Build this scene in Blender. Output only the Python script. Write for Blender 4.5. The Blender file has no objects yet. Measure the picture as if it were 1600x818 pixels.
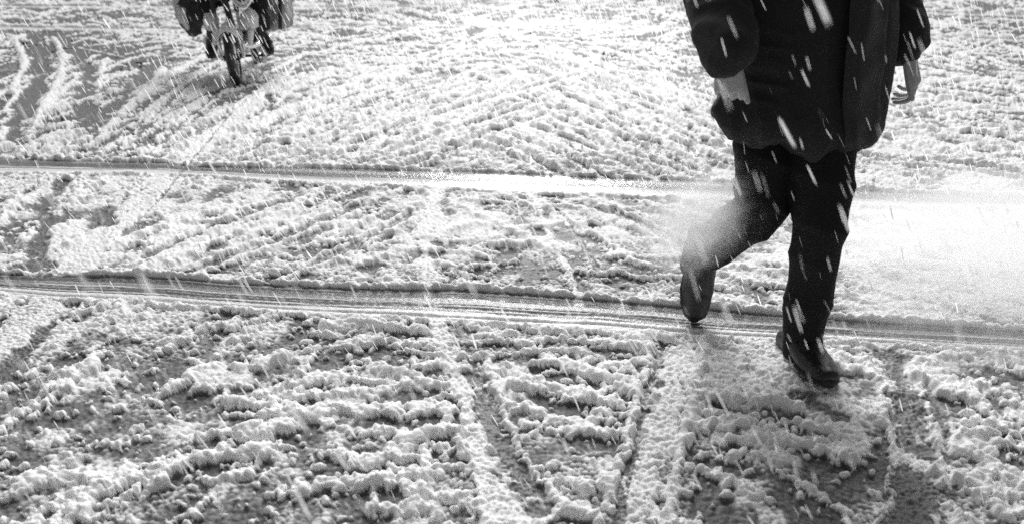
import bpy, bmesh, math, random
import numpy as np
from mathutils import Vector, Matrix

# ------------------------------------------------------------------ scene, camera, light
scene = bpy.context.scene
COL = scene.collection
R = math.radians
CAM_H = 1.25
PITCH = R(20.7)
F_PX = 1400.0           # focal length in photo pixels (1600 wide)

cam_d = bpy.data.cameras.new("camera")
cam = bpy.data.objects.new("camera", cam_d)
COL.objects.link(cam)
cam.location = (0, 0, CAM_H)
cam.rotation_euler = (math.pi / 2 - PITCH, 0, 0)
cam_d.sensor_width = 36
cam_d.lens = 36 * F_PX / 1600
cam_d.clip_start = 0.05
cam_d.clip_end = 2000
cam_d.dof.use_dof = True
cam_d.dof.focus_distance = 3.2
cam_d.dof.aperture_fstop = 3.2
scene.camera = cam

SUN_EL, SUN_AZ = R(44), R(4)      # behind the scene, a little left of straight ahead (azimuth from +Y to +X)
world = bpy.data.worlds.new("World")
scene.world = world
world.use_nodes = True
wn = world.node_tree
bg = wn.nodes["Background"]
sky = wn.nodes.new("ShaderNodeTexSky")
sky.sky_type = 'NISHITA'
sky.sun_disc = False
sky.sun_elevation = SUN_EL
sky.sun_rotation = SUN_AZ
bw = wn.nodes.new("ShaderNodeRGBToBW")       # the photograph is black and white
wn.links.new(sky.outputs[0], bw.inputs[0])
wn.links.new(bw.outputs[0], bg.inputs[0])
bg.inputs[1].default_value = 0.08

sun_d = bpy.data.lights.new("sun", 'SUN')
sun_d.energy = 3.35
sun_d.angle = R(38)
sun = bpy.data.objects.new("sun", sun_d)
COL.objects.link(sun)
sd = Vector((math.sin(SUN_AZ) * math.cos(SUN_EL), math.cos(SUN_AZ) * math.cos(SUN_EL), math.sin(SUN_EL)))
sun.rotation_euler = sd.to_track_quat('Z', 'Y').to_euler()
sun.location = sd * 30

LAMP_W = 8500.0
vs = scene.view_settings
vs.view_transform = 'Standard'
vs.look = 'None'
vs.exposure = -0.14
vs.gamma = 1
scene.cycles.volume_bounces = 8
scene.cycles.max_bounces = 14
scene.cycles.use_denoising = False      # keeps a little film-like grain
scene.cycles.volume_step_rate = 1.0

# ------------------------------------------------------------------ helpers
def ground_px(u, v):
    """point of the road (z = 0) seen at photo pixel u, v"""
    u = np.asarray(u, float); v = np.asarray(v, float)
    yr = -(v - 409) / F_PX
    dy = math.cos(PITCH) + yr * math.sin(PITCH)
    dz = -math.sin(PITCH) + yr * math.cos(PITCH)
    t = -CAM_H / dz
    return (u - 800) / F_PX * t, dy * t

def to_px(x, y, z=0.0):
    cy, cz = y, z - CAM_H
    fwd = cy * math.cos(PITCH) - cz * math.sin(PITCH)
    up = cy * math.sin(PITCH) + cz * math.cos(PITCH)
    return 800 + F_PX * x / fwd, 409 - F_PX * up / fwd

def P(u, v, y):
    """world point at depth y that the photograph shows at u, v"""
    yr = -(v - 409) / F_PX
    dy = math.cos(PITCH) + yr * math.sin(PITCH)
    dz = -math.sin(PITCH) + yr * math.cos(PITCH)
    t = y / dy
    return Vector(((u - 800) / F_PX * t, y, CAM_H + dz * t))

def tag(o, label=None, cat=None, group=None, kind=None):
    if label: o["label"] = label
    if cat: o["category"] = cat
    if group: o["group"] = group
    if kind: o["kind"] = kind
    return o

def thing(name, loc, label, cat, group=None, rz=0.0):
    o = bpy.data.objects.new(name, None)
    COL.objects.link(o)
    o.location = loc
    o.rotation_euler = (0, 0, rz)
    o.empty_display_size = 0.1
    return tag(o, label, cat, group)

def link(name, me, mat=None, parent=None, smooth=True):
    if mat: me.materials.clear(); me.materials.append(mat)
    if smooth:
        me.polygons.foreach_set("use_smooth", [True] * len(me.polygons))
    o = bpy.data.objects.new(name, me)
    COL.objects.link(o)
    if parent is not None:
        o.parent = parent
        M = Matrix.Rotation(-parent.rotation_euler.z, 4, 'Z') @ Matrix.Translation(-Vector(parent.location)) \
            if parent.type == 'EMPTY' else None
        if M is not None: me.transform(M)
        elif parent.parent is not None:
            g = parent.parent
            me.transform(Matrix.Rotation(-g.rotation_euler.z, 4, 'Z') @ Matrix.Translation(-Vector(g.location)))
    return o

def mesh_grid(name, X, Y, Z):
    n, m = X.shape
    me = bpy.data.meshes.new(name)
    me.vertices.add(n * m)
    me.vertices.foreach_set("co", np.stack([X, Y, Z], -1).astype(np.float32).ravel())
    idx = np.arange(n * m).reshape(n, m)
    q = np.stack([idx[:-1, :-1], idx[:-1, 1:], idx[1:, 1:], idx[1:, :-1]], -1).reshape(-1, 4)
    nf = len(q)
    me.loops.add(nf * 4)
    me.loops.foreach_set("vertex_index", q.ravel().astype(np.int32))
    me.polygons.add(nf)
    me.polygons.foreach_set("loop_start", np.arange(0, nf * 4, 4, dtype=np.int32))
    me.update(calc_edges=True)
    return me

# --- numpy noise
def _hash(ix, iy, s):
    h = (ix.astype(np.int64) * 374761393 + iy.astype(np.int64) * 668265263 + s * 974711) & 0xFFFFFFFF
    h = ((h ^ (h >> 13)) * 1274126177) & 0xFFFFFFFF
    h = ((h ^ (h >> 16)) * 2246822519) & 0xFFFFFFFF
    return ((h ^ (h >> 15)) & 0xFFFFFF).astype(np.float32) / 16777216.0

def vnoise(x, y, s=0):
    ix = np.floor(x); iy = np.floor(y)
    fx = (x - ix).astype(np.float32); fy = (y - iy).astype(np.float32)
    ix = ix.astype(np.int64); iy = iy.astype(np.int64)
    fx = fx * fx * fx * (fx * (fx * 6 - 15) + 10); fy = fy * fy * fy * (fy * (fy * 6 - 15) + 10)
    a = _hash(ix, iy, s); b = _hash(ix + 1, iy, s); c = _hash(ix, iy + 1, s); d = _hash(ix + 1, iy + 1, s)
    return (a + (b - a) * fx) * (1 - fy) + (c + (d - c) * fx) * fy      # 0..1

def fbm(x, y, s=0, o=4):
    r = 0; a = 0.5; t = 0
    for k in range(o):
        r = r + a * vnoise(x * 2 ** k + 17.3 * k, y * 2 ** k - 9.1 * k, s + k); t += a; a *= 0.5
    return r / t

def worley(x, y, s=0):
    ix = np.floor(x).astype(np.int64); iy = np.floor(y).astype(np.int64)
    best = np.full(x.shape, 9.0, np.float32)
    for i in (-1, 0, 1):
        for j in (-1, 0, 1):
            cx = ix + i; cy = iy + j
            px = cx + _hash(cx, cy, s); py = cy + _hash(cx, cy, s + 77)
            best = np.minimum(best, ((x - px) ** 2 + (y - py) ** 2).astype(np.float32))
    return np.sqrt(best)

def sstep(a, b, x):
    t = np.clip((x - a) / (b - a), 0, 1)
    return t * t * (3 - 2 * t)

# ------------------------------------------------------------------ materials
def new_mat(name):
    m = bpy.data.materials.new(name); m.use_nodes = True
    nt = m.node_tree; return m, nt, nt.nodes["Principled BSDF"]

def grey(v): return (v, v, v, 1)

def noise_node(nt, scale, detail=4, rough=0.6, coord="Object", vec_scale=None):
    tc = nt.nodes.new("ShaderNodeTexCoord")
    n = nt.nodes.new("ShaderNodeTexNoise")
    n.inputs["Scale"].default_value = scale; n.inputs["Detail"].default_value = detail
    n.inputs["Roughness"].default_value = rough
    if vec_scale:
        mp = nt.nodes.new("ShaderNodeMapping"); mp.inputs["Scale"].default_value = vec_scale
        nt.links.new(tc.outputs[coord], mp.inputs[0]); nt.links.new(mp.outputs[0], n.inputs["Vector"])
    else:
        nt.links.new(tc.outputs[coord], n.inputs["Vector"])
    return n

def simple_mat(name, lo, hi, rough=0.6, scale=20, bump=0.2, bump_dist=0.002, metallic=0.0, vec_scale=None, spec=0.5, sheen=0.0):
    m, nt, b = new_mat(name)
    n = noise_node(nt, scale, 6, 0.65, vec_scale=vec_scale)
    r = nt.nodes.new("ShaderNodeValToRGB")
    r.color_ramp.elements[0].position = 0.3; r.color_ramp.elements[1].position = 0.7
    r.color_ramp.elements[0].color = grey(lo); r.color_ramp.elements[1].color = grey(hi)
    nt.links.new(n.outputs["Fac"], r.inputs[0]); nt.links.new(r.outputs[0], b.inputs["Base Color"])
    b.inputs["Roughness"].default_value = rough; b.inputs["Metallic"].default_value = metallic
    b.inputs["Specular IOR Level"].default_value = spec
    b.inputs["Sheen Weight"].default_value = sheen
    bp = nt.nodes.new("ShaderNodeBump"); bp.inputs["Strength"].default_value = bump; bp.inputs["Distance"].default_value = bump_dist
    nt.links.new(n.outputs["Fac"], bp.inputs["Height"]); nt.links.new(bp.outputs[0], b.inputs["Normal"])
    return m

def snow_material():
    m, nt, b = new_mat("snow")
    at = nt.nodes.new("ShaderNodeAttribute"); at.attribute_name = "thick"
    aw = nt.nodes.new("ShaderNodeAttribute"); aw.attribute_name = "wet"
    n = noise_node(nt, 260, 4, 0.7)
    ma = nt.nodes.new("ShaderNodeMath"); ma.operation = 'MULTIPLY_ADD'
    ma.inputs[1].default_value = 0.22; nt.links.new(n.outputs["Fac"], ma.inputs[0])
    sub = nt.nodes.new("ShaderNodeMath"); sub.operation = 'SUBTRACT'; sub.inputs[1].default_value = 0.08
    nt.links.new(at.outputs["Fac"], sub.inputs[0]); nt.links.new(sub.outputs[0], ma.inputs[2])
    r = nt.nodes.new("ShaderNodeValToRGB")
    e = r.color_ramp.elements
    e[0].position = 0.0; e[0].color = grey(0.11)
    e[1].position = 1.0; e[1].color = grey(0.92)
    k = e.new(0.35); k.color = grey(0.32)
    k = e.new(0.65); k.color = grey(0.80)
    nt.links.new(ma.outputs[0], r.inputs[0]); nt.links.new(r.outputs[0], b.inputs["Base Color"])
    rr = nt.nodes.new("ShaderNodeMapRange")
    rr.inputs["To Min"].default_value = 0.6; rr.inputs["To Max"].default_value = 0.2
    nt.links.new(aw.outputs["Fac"], rr.inputs["Value"]); nt.links.new(rr.outputs[0], b.inputs["Roughness"])
    b.inputs["IOR"].default_value = 1.31
    b.inputs["Specular IOR Level"].default_value = 0.05
    b.inputs["Subsurface Weight"].default_value = 0.55
    b.inputs["Subsurface Radius"].default_value = (1, 1, 1)
    b.inputs["Subsurface Scale"].default_value = 0.008
    sp = nt.nodes.new("ShaderNodeMapRange"); sp.inputs["To Min"].default_value = 0.07; sp.inputs["To Max"].default_value = 0.42
    nt.links.new(aw.outputs["Fac"], sp.inputs["Value"]); nt.links.new(sp.outputs[0], b.inputs["Specular IOR Level"])
    n2 = noise_node(nt, 420, 3, 0.6)
    bp = nt.nodes.new("ShaderNodeBump"); bp.inputs["Strength"].default_value = 0.45; bp.inputs["Distance"].default_value = 0.002
    nt.links.new(n2.outputs["Fac"], bp.inputs["Height"]); nt.links.new(bp.outputs[0], b.inputs["Normal"])
    return m

def road_material():
    m, nt, b = new_mat("wet_asphalt")
    n = noise_node(nt, 180, 5, 0.7)
    r = nt.nodes.new("ShaderNodeValToRGB")
    r.color_ramp.elements[0].position = 0.35; r.color_ramp.elements[0].color = grey(0.06)
    r.color_ramp.elements[1].position = 0.75; r.color_ramp.elements[1].color = grey(0.20)
    nt.links.new(n.outputs["Fac"], r.inputs[0]); nt.links.new(r.outputs[0], b.inputs["Base Color"])
    b.inputs["Roughness"].default_value = 0.6; b.inputs["Specular IOR Level"].default_value = 0.25
    bp = nt.nodes.new("ShaderNodeBump"); bp.inputs["Strength"].default_value = 0.5; bp.inputs["Distance"].default_value = 0.001
    nt.links.new(n.outputs["Fac"], bp.inputs["Height"]); nt.links.new(bp.outputs[0], b.inputs["Normal"])
    return m

M_SNOW = snow_material()
M_ROAD = road_material()

# ------------------------------------------------------------------ road sheet
Xr, Yr = np.meshgrid(np.linspace(-400, 400, 9), np.linspace(900, -200, 9))
road = link("road", mesh_grid("road", Xr, Yr, np.zeros_like(Xr)), M_ROAD, smooth=False)
tag(road, "dark wet asphalt road showing between the clumps of snow", kind="structure")

# ------------------------------------------------------------------ the slush: layout read off the photograph as polylines on the road
rng = np.random.default_rng(7)
def steps_out(a, s, n, g):
    out = []
    for k in range(n): s *= g; a += s; out.append(a)
    return out
U0, U1, DU = -200, 1800, 1.75
V0, V1, DV = -20, 880, 1.5
uf = np.arange(U0, U1, DU)
vf = np.concatenate([np.arange(V0, 245, 1.4), np.arange(245, 335, 0.9), np.arange(335, 422, 1.5), np.arange(422, 566, 0.8), np.arange(566, V1, 1.5)])
uo = steps_out(0, DU, 40, 1.15)
us = np.concatenate([[uf[0] - d for d in uo[::-1]], uf, [uf[-1] + d for d in uo]])
vup = []
a, s = vf[0], DV
while True:
    s = min(s * 1.04, 2.5); a -= s
    if a < -104: break
    vup.append(a)
vdn = steps_out(vf[-1], DV, 26, 1.15)
vv = np.concatenate([vup[::-1], vf, vdn])
IU, IV = len(uo), len(vup)
UU, VV = np.meshgrid(us, vv)
GX, GY = ground_px(UU, VV)
NV, NU = GX.shape
wig = (fbm(GX * 3, GY * 3, 5, 3) - 0.5)
WU = UU + 0; WV = VV + 0

def seg_dist(poly):
    """signed across-distance (metres) and parameter along a polyline given in photo pixels"""
    px, py = ground_px(np.array([p[0] for p in poly], float), np.array([p[1] for p in poly], float))
    best = np.full(GX.shape, 1e9, np.float32); sg = np.zeros(GX.shape, np.float32); al = np.zeros(GX.shape, np.float32)
    L = 0.0
    for k in range(len(px) - 1):
        ax, ay, bx, by = px[k], py[k], px[k + 1], py[k + 1]
        ex, ey = bx - ax, by - ay
        l = math.hypot(ex, ey)
        lo = -1e9 if k == 0 and getattr(seg_dist, "open", False) else 0
        t = np.clip(((GX - ax) * ex + (GY - ay) * ey) / l ** 2, lo, 1)
        dx = GX - ax - t * ex; dy = GY - ay - t * ey
        d = np.hypot(dx, dy)
        s_ = (ex * (GY - ay) - ey * (GX - ax)) / l
        w = d < best
        best = np.where(w, d, best); sg = np.where(w, np.sign(s_) * d, sg); al = np.where(w, L + t * l, al)
        L += l
    return sg.astype(np.float32), al.astype(np.float32)

def interp_v(poly):
    p = np.array(poly, float)
    return np.interp(UU, p[:, 0], p[:, 1])

# wheel ruts that cross the whole picture: upper and lower edge
T1a = [(-900, 400), (-200, 425), (0, 431), (112, 433), (204, 435), (307, 440), (439, 448), (600, 455), (750, 458), (934, 470), (1040, 480), (1230, 497), (1600, 520), (2600, 575)]
T1b = [(-900, 425), (-200, 450), (0, 460), (87, 470), (255, 480), (460, 493), (653, 504), (858, 516), (1100, 531), (1400, 545), (1600, 556), (2600, 615)]
T2a = [(-900, 225), (0, 250), (110, 254), (257, 256), (300, 262), (500, 265), (774, 272), (871, 277), (1100, 285), (1400, 303), (1600, 309), (2600, 345)]
T2b = [(-900, 262), (0, 274), (257, 275), (500, 290), (774, 301), (852, 304), (1100, 314), (1400, 327), (1600, 333), (2600, 366)]
T3a = [(-900, 37), (0, 41), (280, 44), (470, 41), (900, 34), (1600, 60), (2600, 70)]
T3b = [(-900, 43), (0, 47), (280, 50), (470, 46), (900, 39), (1600, 66), (2600, 77)]
T4a = [(-900, 5), (0, 8), (470, 10), (900, 4), (1600, 22), (2600, 30)]
T4b = [(-900, 9), (0, 12), (470, 15), (900, 8), (1600, 27), (2600, 36)]
tracks = []
band = np.zeros(GX.shape, np.float32)      # 1 inside a wheel rut
across = np.zeros(GX.shape, np.float32)    # 0..1 across it
for A, B in ((T1a, T1b), (T2a, T2b), (T3a, T3b), (T4a, T4b)):
    va = interp_v(A); vb = interp_v(B)
    va = va + wig * (vb - va) * 0.10; vb = vb + wig * (vb - va) * 0.08
    s_ = (VV - va) / (vb - va)
    inside = sstep(-0.04, 0.05, s_) * (1 - sstep(0.95, 1.04, s_))
    across = np.where(inside > band, s_, across); band = np.maximum(band, inside)
    tracks.append((A, B))

# narrow marks: (polyline, half width m, kind)  kind: 'bare' swept to the asphalt (also the foot's shade), 'grain' crushed granular slush
marks = [
    ([(712, 505), (728, 545), (745, 590), (770, 660), (792, 725), (825, 780), (870, 840)], 0.026, 'bare'),
    ([(690, 510), (700, 545), (715, 590), (738, 660), (757, 725), (785, 780), (815, 860)], 0.032, 'grain'),
    ([(1072, 535), (1052, 600), (1028, 680), (1008, 750), (998, 860)], 0.050, 'grain'),
    ([(1035, 545), (1012, 620), (992, 700), (972, 770), (960, 860)], 0.010, 'bare'),
    ([(1385, 550), (1410, 610), (1428, 680), (1432, 750), (1425, 860)], 0.050, 'bare'),
    ([(1355, 555), (1385, 615), (1400, 690), (1392, 750), (1370, 860)], 0.008, 'bare'),
    ([(1445, 600), (1475, 680), (1480, 760), (1475, 860)], 0.016, 'bare'),
    ([(680, 300), (668, 350), (662, 400), (668, 455)], 0.060, 'grain'),
    ([(828, 305), (855, 360), (880, 415), (905, 470)], 0.022, 'grain'),
    ([(870, 330), (905, 380), (940, 430)], 0.012, 'bare'),
    # the motorbike's own track
    ([(418, 145), (372, 185), (310, 240), (262, 285), (195, 345), (120, 415), (78, 470), (32, 525), (-60, 610)], 0.095, 'grain'),
    ([(378, 132), (395, 150), (352, 190), (322, 228), (292, 262), (250, 315), (165, 400)], 0.007, 'bare'),
    ([(110, 500), (70, 520), (30, 560), (-60, 640)], 0.022, 'bare'),
    # swept bands at the left
    ([(45, 50), (62, 85), (62, 120), (42, 165), (20, 225)], 0.075, 'bare'),
    ([(88, 50), (120, 85), (140, 120), (140, 165), (128, 205)], 0.075, 'bare'),
    ([(262, 85), (215, 130), (180, 165), (150, 200)], 0.07, 'bare'),
    ([(95, 285), (72, 340), (60, 400), (50, 440)], 0.035, 'bare'),
    ([(170, 330), (160, 355)], 0.05, 'bare'),
    ([(408, 88), (412, 100), (409, 118)], 0.028, 'bare'),
    ([(417, 148), (423, 160), (421, 176)], 0.028, 'bare'),
    ([(1255, 625), (1305, 655)], 0.03, 'bare'),  # weak shadow below the front foot, put in as a dark patch
]
# straight wheel marks that fan out over the far half
FAN = [[(1100, 276), (940, 205), (800, 150)], [(1140, 262), (1000, 200), (880, 152)], [(1020, 280), (900, 225), (800, 190)], [(955, 283), (860, 240), (770, 205)], [(1165, 232), (1060, 180), (960, 140)],
       [(875, 275), (820, 245), (760, 222)], [(560, 262), (700, 210), (860, 158)], [(475, 258), (640, 195), (800, 145)], [(380, 256), (560, 188), (740, 132)], [(640, 264), (760, 215), (880, 172)],
       [(340, 235), (470, 178), (620, 125)], [(620, 200), (760, 160), (910, 118)], [(190, 244), (250, 175), (310, 120)], [(225, 250), (290, 190), (350, 140)], [(1400, 128), (1500, 142), (1640, 168)],
       [(1400, 205), (1520, 214), (1660, 236)], [(1390, 255), (1500, 262), (1640, 284)], [(300, 428), (420, 385), (560, 325)], [(230, 405), (330, 360), (450, 315)], [(430, 440), (540, 395), (640, 340)],
       [(900, 318), (1000, 352), (1080, 392)], [(1350, 350), (1470, 362), (1620, 392)], [(1370, 420), (1500, 430), (1640, 450)], [(450, 62), (700, 80), (1000, 72)], [(500, 105), (760, 100), (1050, 112)]]
for i_, p_ in enumerate(FAN): marks.append((p_, (0.030 if max(q[1] for q in p_) < 290 else 0.016) + 0.006 * (i_ % 3), 'bare'))
bare = np.zeros(GX.shape, np.float32); grain = np.zeros(GX.shape, np.float32)
edge_wob = (fbm(GX * 11, GY * 11, 15, 4) - 0.5) * 0.09
break_up = sstep(0.30, 0.50, fbm(GX * 5, GY * 5, 17, 3))
for poly, hw, kind in marks:
    if kind == 'grain': hw *= 0.72
    sg, al = seg_dist(poly)
    d = np.abs(sg) + edge_wob * min(1.0, hw / 0.03) + (vnoise(GX * 40, GY * 40, 3) - 0.5) * 0.012
    w = (1 - sstep(hw * 0.5, hw * 1.4, d)) * ((0.35 if kind == 'grain' else 0.7) + (0.65 if kind == 'grain' else 0.3) * break_up)
    if kind == 'bare': bare = np.maximum(bare, w)
    else: grain = np.maximum(grain, w)

# ------------------------------------------------------------------ clumps of snow, thousands of small rounded lumps laid in broken rows
dist = np.hypot(GX, GY)
fade = 1 - sstep(7, 16, GY)
cover = fbm(GX * 1.3, GY * 1.3, 21, 3)
# patches that are swept thinner (left) or fuller (centre and right)
left_thin = sstep(330, 60, UU) * sstep(40, 80, VV) * (1 - sstep(200, 250, VV))
near_thin = sstep(470, 640, VV)
corner_dim = sstep(1400, 1560, UU) * (1 - sstep(90, 170, VV))  # thinner, greyer snow put in for the weaker light in that corner
T = 0.0012 + 0.012 * (cover - 0.42) + 0.010 * (fbm(GX * 9, GY * 9, 31, 4) - 0.5) * 2
T = T - 0.004 * sstep(300, 120, VV) * (1 - left_thin) - 0.005 * left_thin - 0.002 * near_thin
T = T + 0.004 * sstep(900, 1500, UU) * (1 - near_thin) - 0.006 * corner_dim
T = np.where(T < 0.001, 0.001 + (T - 0.001) * 0.25, T)
H = T.astype(np.float32)

WX = (GX + 0.016 * (fbm(GX / 0.035, GY / 0.035, 201, 2) - 0.5) * 2 + 0.006 * (vnoise(GX / 0.012, GY / 0.012, 203) - 0.5)).astype(np.float32)
WY = (GY + 0.016 * (fbm(GX / 0.035, GY / 0.035, 205, 2) - 0.5) * 2 + 0.006 * (vnoise(GX / 0.012, GY / 0.012, 207) - 0.5)).astype(np.float32)
def blob_raster(bx, by, br, bz):
    """raise H by lumps: centre x, y, radius, centre height"""
    bu, bv = to_px(bx, by)
    order = np.arange(len(bx)); hs = 0.92 - 0.20 * sstep(3.6, 7.5, by)
    _, v1 = to_px(bx, by - br); _, v2 = to_px(bx, by + br)
    u1, _ = to_px(bx - br, by - br); u2, _ = to_px(bx + br, by - br)
    i0 = np.searchsorted(vf, v2) + IV - 2; i1 = np.searchsorted(vf, v1) + IV + 2
    j0 = np.floor((u1 - U0) / DU).astype(int) + IU - 1; j1 = np.ceil((u2 - U0) / DU).astype(int) + IU + 2
    lo_i, hi_i, lo_j, hi_j = IV, IV + len(vf), IU, IU + len(uf)
    ok = (i1 > lo_i) & (i0 < hi_i) & (j1 > lo_j) & (j0 < hi_j)
    i0 = np.clip(i0, lo_i, hi_i); i1 = np.clip(i1, lo_i, hi_i); j0 = np.clip(j0, lo_j, hi_j); j1 = np.clip(j1, lo_j, hi_j)
    for k in order[ok]:
        a, b, c, d = i0[k], i1[k], j0[k], j1[k]
        gx = WX[a:b, c:d]; gy = WY[a:b, c:d]
        q = br[k] ** 2 - (gx - bx[k]) ** 2 - (gy - by[k]) ** 2
        h = np.where(q > 0, (bz[k] + 0.95 * np.sqrt(np.maximum(q, 0))) * hs[k], -1)
        sub = H[a:b, c:d]
        np.maximum(sub, h, out=sub)

def angle_at(u, v):
    if v < 270:
        t = float(sstep(50, 150, v))
        if u < 320: a = 30
        elif u < 780: a = 24
        elif u < 1080: a = -30
        elif u < 1250: a = -14
        else: a = -5
        return a * t - 1
    if v < 480:
        if u < 600: return 30 - 14 * (u / 600)
        if u < 880: return -6
        return -15
    if u < 330: return 30
    if u < 520: return 14
    if u < 1080: return -4
    if u < 1380: return -8
    return -24

def sample(arr, u, v):
    i = int(np.searchsorted(vf, v)) + IV; j = int((u - U0) / DU) + IU
    return arr[min(max(i, 0), NV - 1), min(max(j, 0), NU - 1)]

BX, BY, BR, BZ = [], [], [], []
def add_lump(x, y, r, z):
    BX.append(x); BY.append(y); BR.append(r); BZ.append(z)

def row_of_lumps(x0, y0, x1, y1, r, bow, lift=0.0):
    L = math.hypot(x1 - x0, y1 - y0)
    n = max(2, int(L / (r * 0.48)))
    nx, ny = -(y1 - y0) / L, (x1 - x0) / L
    ph = rng.random() * 6
    for k in range(n + 1):
        t = k / n
        e = bow * math.sin(math.pi * t) + 0.35 * r * math.sin(ph + t * L / r * 0.7)
        taper = 0.55 + 0.45 * math.sin(math.pi * min(1, max(0, t * 0.9 + 0.05)))
        rr = r * taper * (0.5 + 0.85 * rng.random())
        j = rng.normal(0, 0.42 * r, 2)
        add_lump(x0 + (x1 - x0) * t + nx * e + j[0], y0 + (y1 - y0) * t + ny * e + j[1], rr, lift + rr * (0.05 + 0.5 * rng.random()))
        if rng.random() < 0.7:       # crumbs at the foot of the row
            q = rng.normal(0, r * 1.5, 2)
            add_lump(x0 + (x1 - x0) * t + q[0], y0 + (y1 - y0) * t + q[1], r * (0.25 + 0.45 * rng.random()), lift + 0.002)

# random positions, even over the road
def road_points(n_target_per_m2, vmin, vmax):
    ve = np.arange(vmin, vmax, 2.0)
    gx0, gy0 = ground_px(0, ve); gx1, gy1 = ground_px(1, ve)
    _, gy2 = ground_px(0, ve + 1)
    wpx = (gx1 - gx0) * np.abs(gy2 - gy0)
    n_row = wpx * 2.0 * (U1 - U0) * n_target_per_m2
    cnt = rng.poisson(n_row)
    v = np.repeat(ve, cnt) + rng.random(cnt.sum()) * 2
    u = U0 + rng.random(cnt.sum()) * (U1 - U0)
    return u, v

for u, v in zip(*road_points(40, -15, 875)):
    x, y = ground_px(u, v); x = float(x); y = float(y)
    dens = 1.0 - 0.55 * sample(left_thin, u, v)
    dens *= 1 - 0.72 * float(sstep(3.5, 7, y))
    if y > 12: dens *= 0.6
    if y > 18: dens *= 0.4
    if rng.random() > dens or sample(bare, u, v) > 0.4 or sample(band, u, v) > 0.1: continue
    if sample(grain, u, v) > 0.5 and rng.random() > 0.3: continue
    an = R(angle_at(u, v) + rng.normal(0, 11))
    s = min(900, F_PX * 1.0 / math.hypot(y, CAM_H))
    L = float(np.clip(rng.lognormal(-1.85, 0.45), 0.06, 0.42)) * (1 + 0.25 + 1.65 * float(sstep(3.2, 7, y)))
    lp = L * s
    du, dv = math.cos(an) * lp / 2, -math.sin(an) * lp / 2
    xa, ya = ground_px(u - du, v - dv); xb, yb = ground_px(u + du, v + dv)
    if math.hypot(xb - xa, yb - ya) > 1.6: 
        k = 1.6 / math.hypot(xb - xa, yb - ya)
        mx, my = (xa + xb) / 2, (ya + yb) / 2
        xa, ya, xb, yb = mx + (xa - mx) * k, my + (ya - my) * k, mx + (xb - mx) * k, my + (yb - my) * k
    r = 0.015 * (0.55 + 0.85 * rng.random()) * (1.0 + 0.35 * float(sstep(3.5, 7, y)) + 0.8 * float(sstep(9, 18, y)))
    row_of_lumps(float(xa), float(ya), float(xb), float(yb), r, rng.normal(0, 0.25 * r + 0.012), 0.002)

# loose single lumps
for u, v in zip(*road_points(650, 60, 875)):
    x, y = ground_px(u, v)
    if rng.random() < 0.9 * float(sstep(2.8, 5.0, y)): continue
    if sample(bare, u, v) > 0.5 and rng.random() > 0.15: continue
    if sample(band, u, v) > 0.05: continue
    r = (0.0035 + 0.012 * rng.random() ** 2.2) * (1 + 0.8 * float(sstep(3, 7, y)))
    if sample(grain, u, v) > 0.5: r *= 0.7
    add_lump(float(x), float(y), r, 0.001 + r * 0.1)

# banks of snow pushed up along both edges of each rut, with gaps where the motorbike crossed
def bank(poly, du0, du1, r, off, gaps=(), jitter=1.0):
    p = np.array(poly, float)
    px, py = ground_px(p[:, 0], p[:, 1])
    L = np.concatenate([[0], np.cumsum(np.hypot(np.diff(px), np.diff(py)))])
    t = 0.0
    ph = rng.random(4) * 6
    while t < L[-1]:
        x = float(np.interp(t, L, px)); y = float(np.interp(t, L, py))
        t += r * (0.45 + 0.3 * rng.random())
        u, v = to_px(x, y)
        if u < du0 or u > du1 or any(a < u < b for a, b in gaps): continue
        w = math.sin(t * 5.1 + ph[0]) * 0.5 + math.sin(t * 13 + ph[1]) * 0.4 + math.sin(t * 31 + ph[2]) * 0.25
        rr = r * (0.5 + 0.75 * rng.random() + 0.25 * w)
        if rng.random() < 0.3: add_lump(x + rng.normal(0, r * 1.3), y + off + rng.normal(0, r * 1.4), r * (0.25 + 0.4 * rng.random()), 0.004)
        if jitter > 1.2 and math.sin(t * 9 + ph[3]) > 0.75: continue
        add_lump(x + rng.normal(0, r * 0.2), y + off + 0.75 * r * w * jitter + rng.normal(0, r * 0.35), rr, rr * (0.25 + 0.35 * rng.random()) + 0.003)

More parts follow.
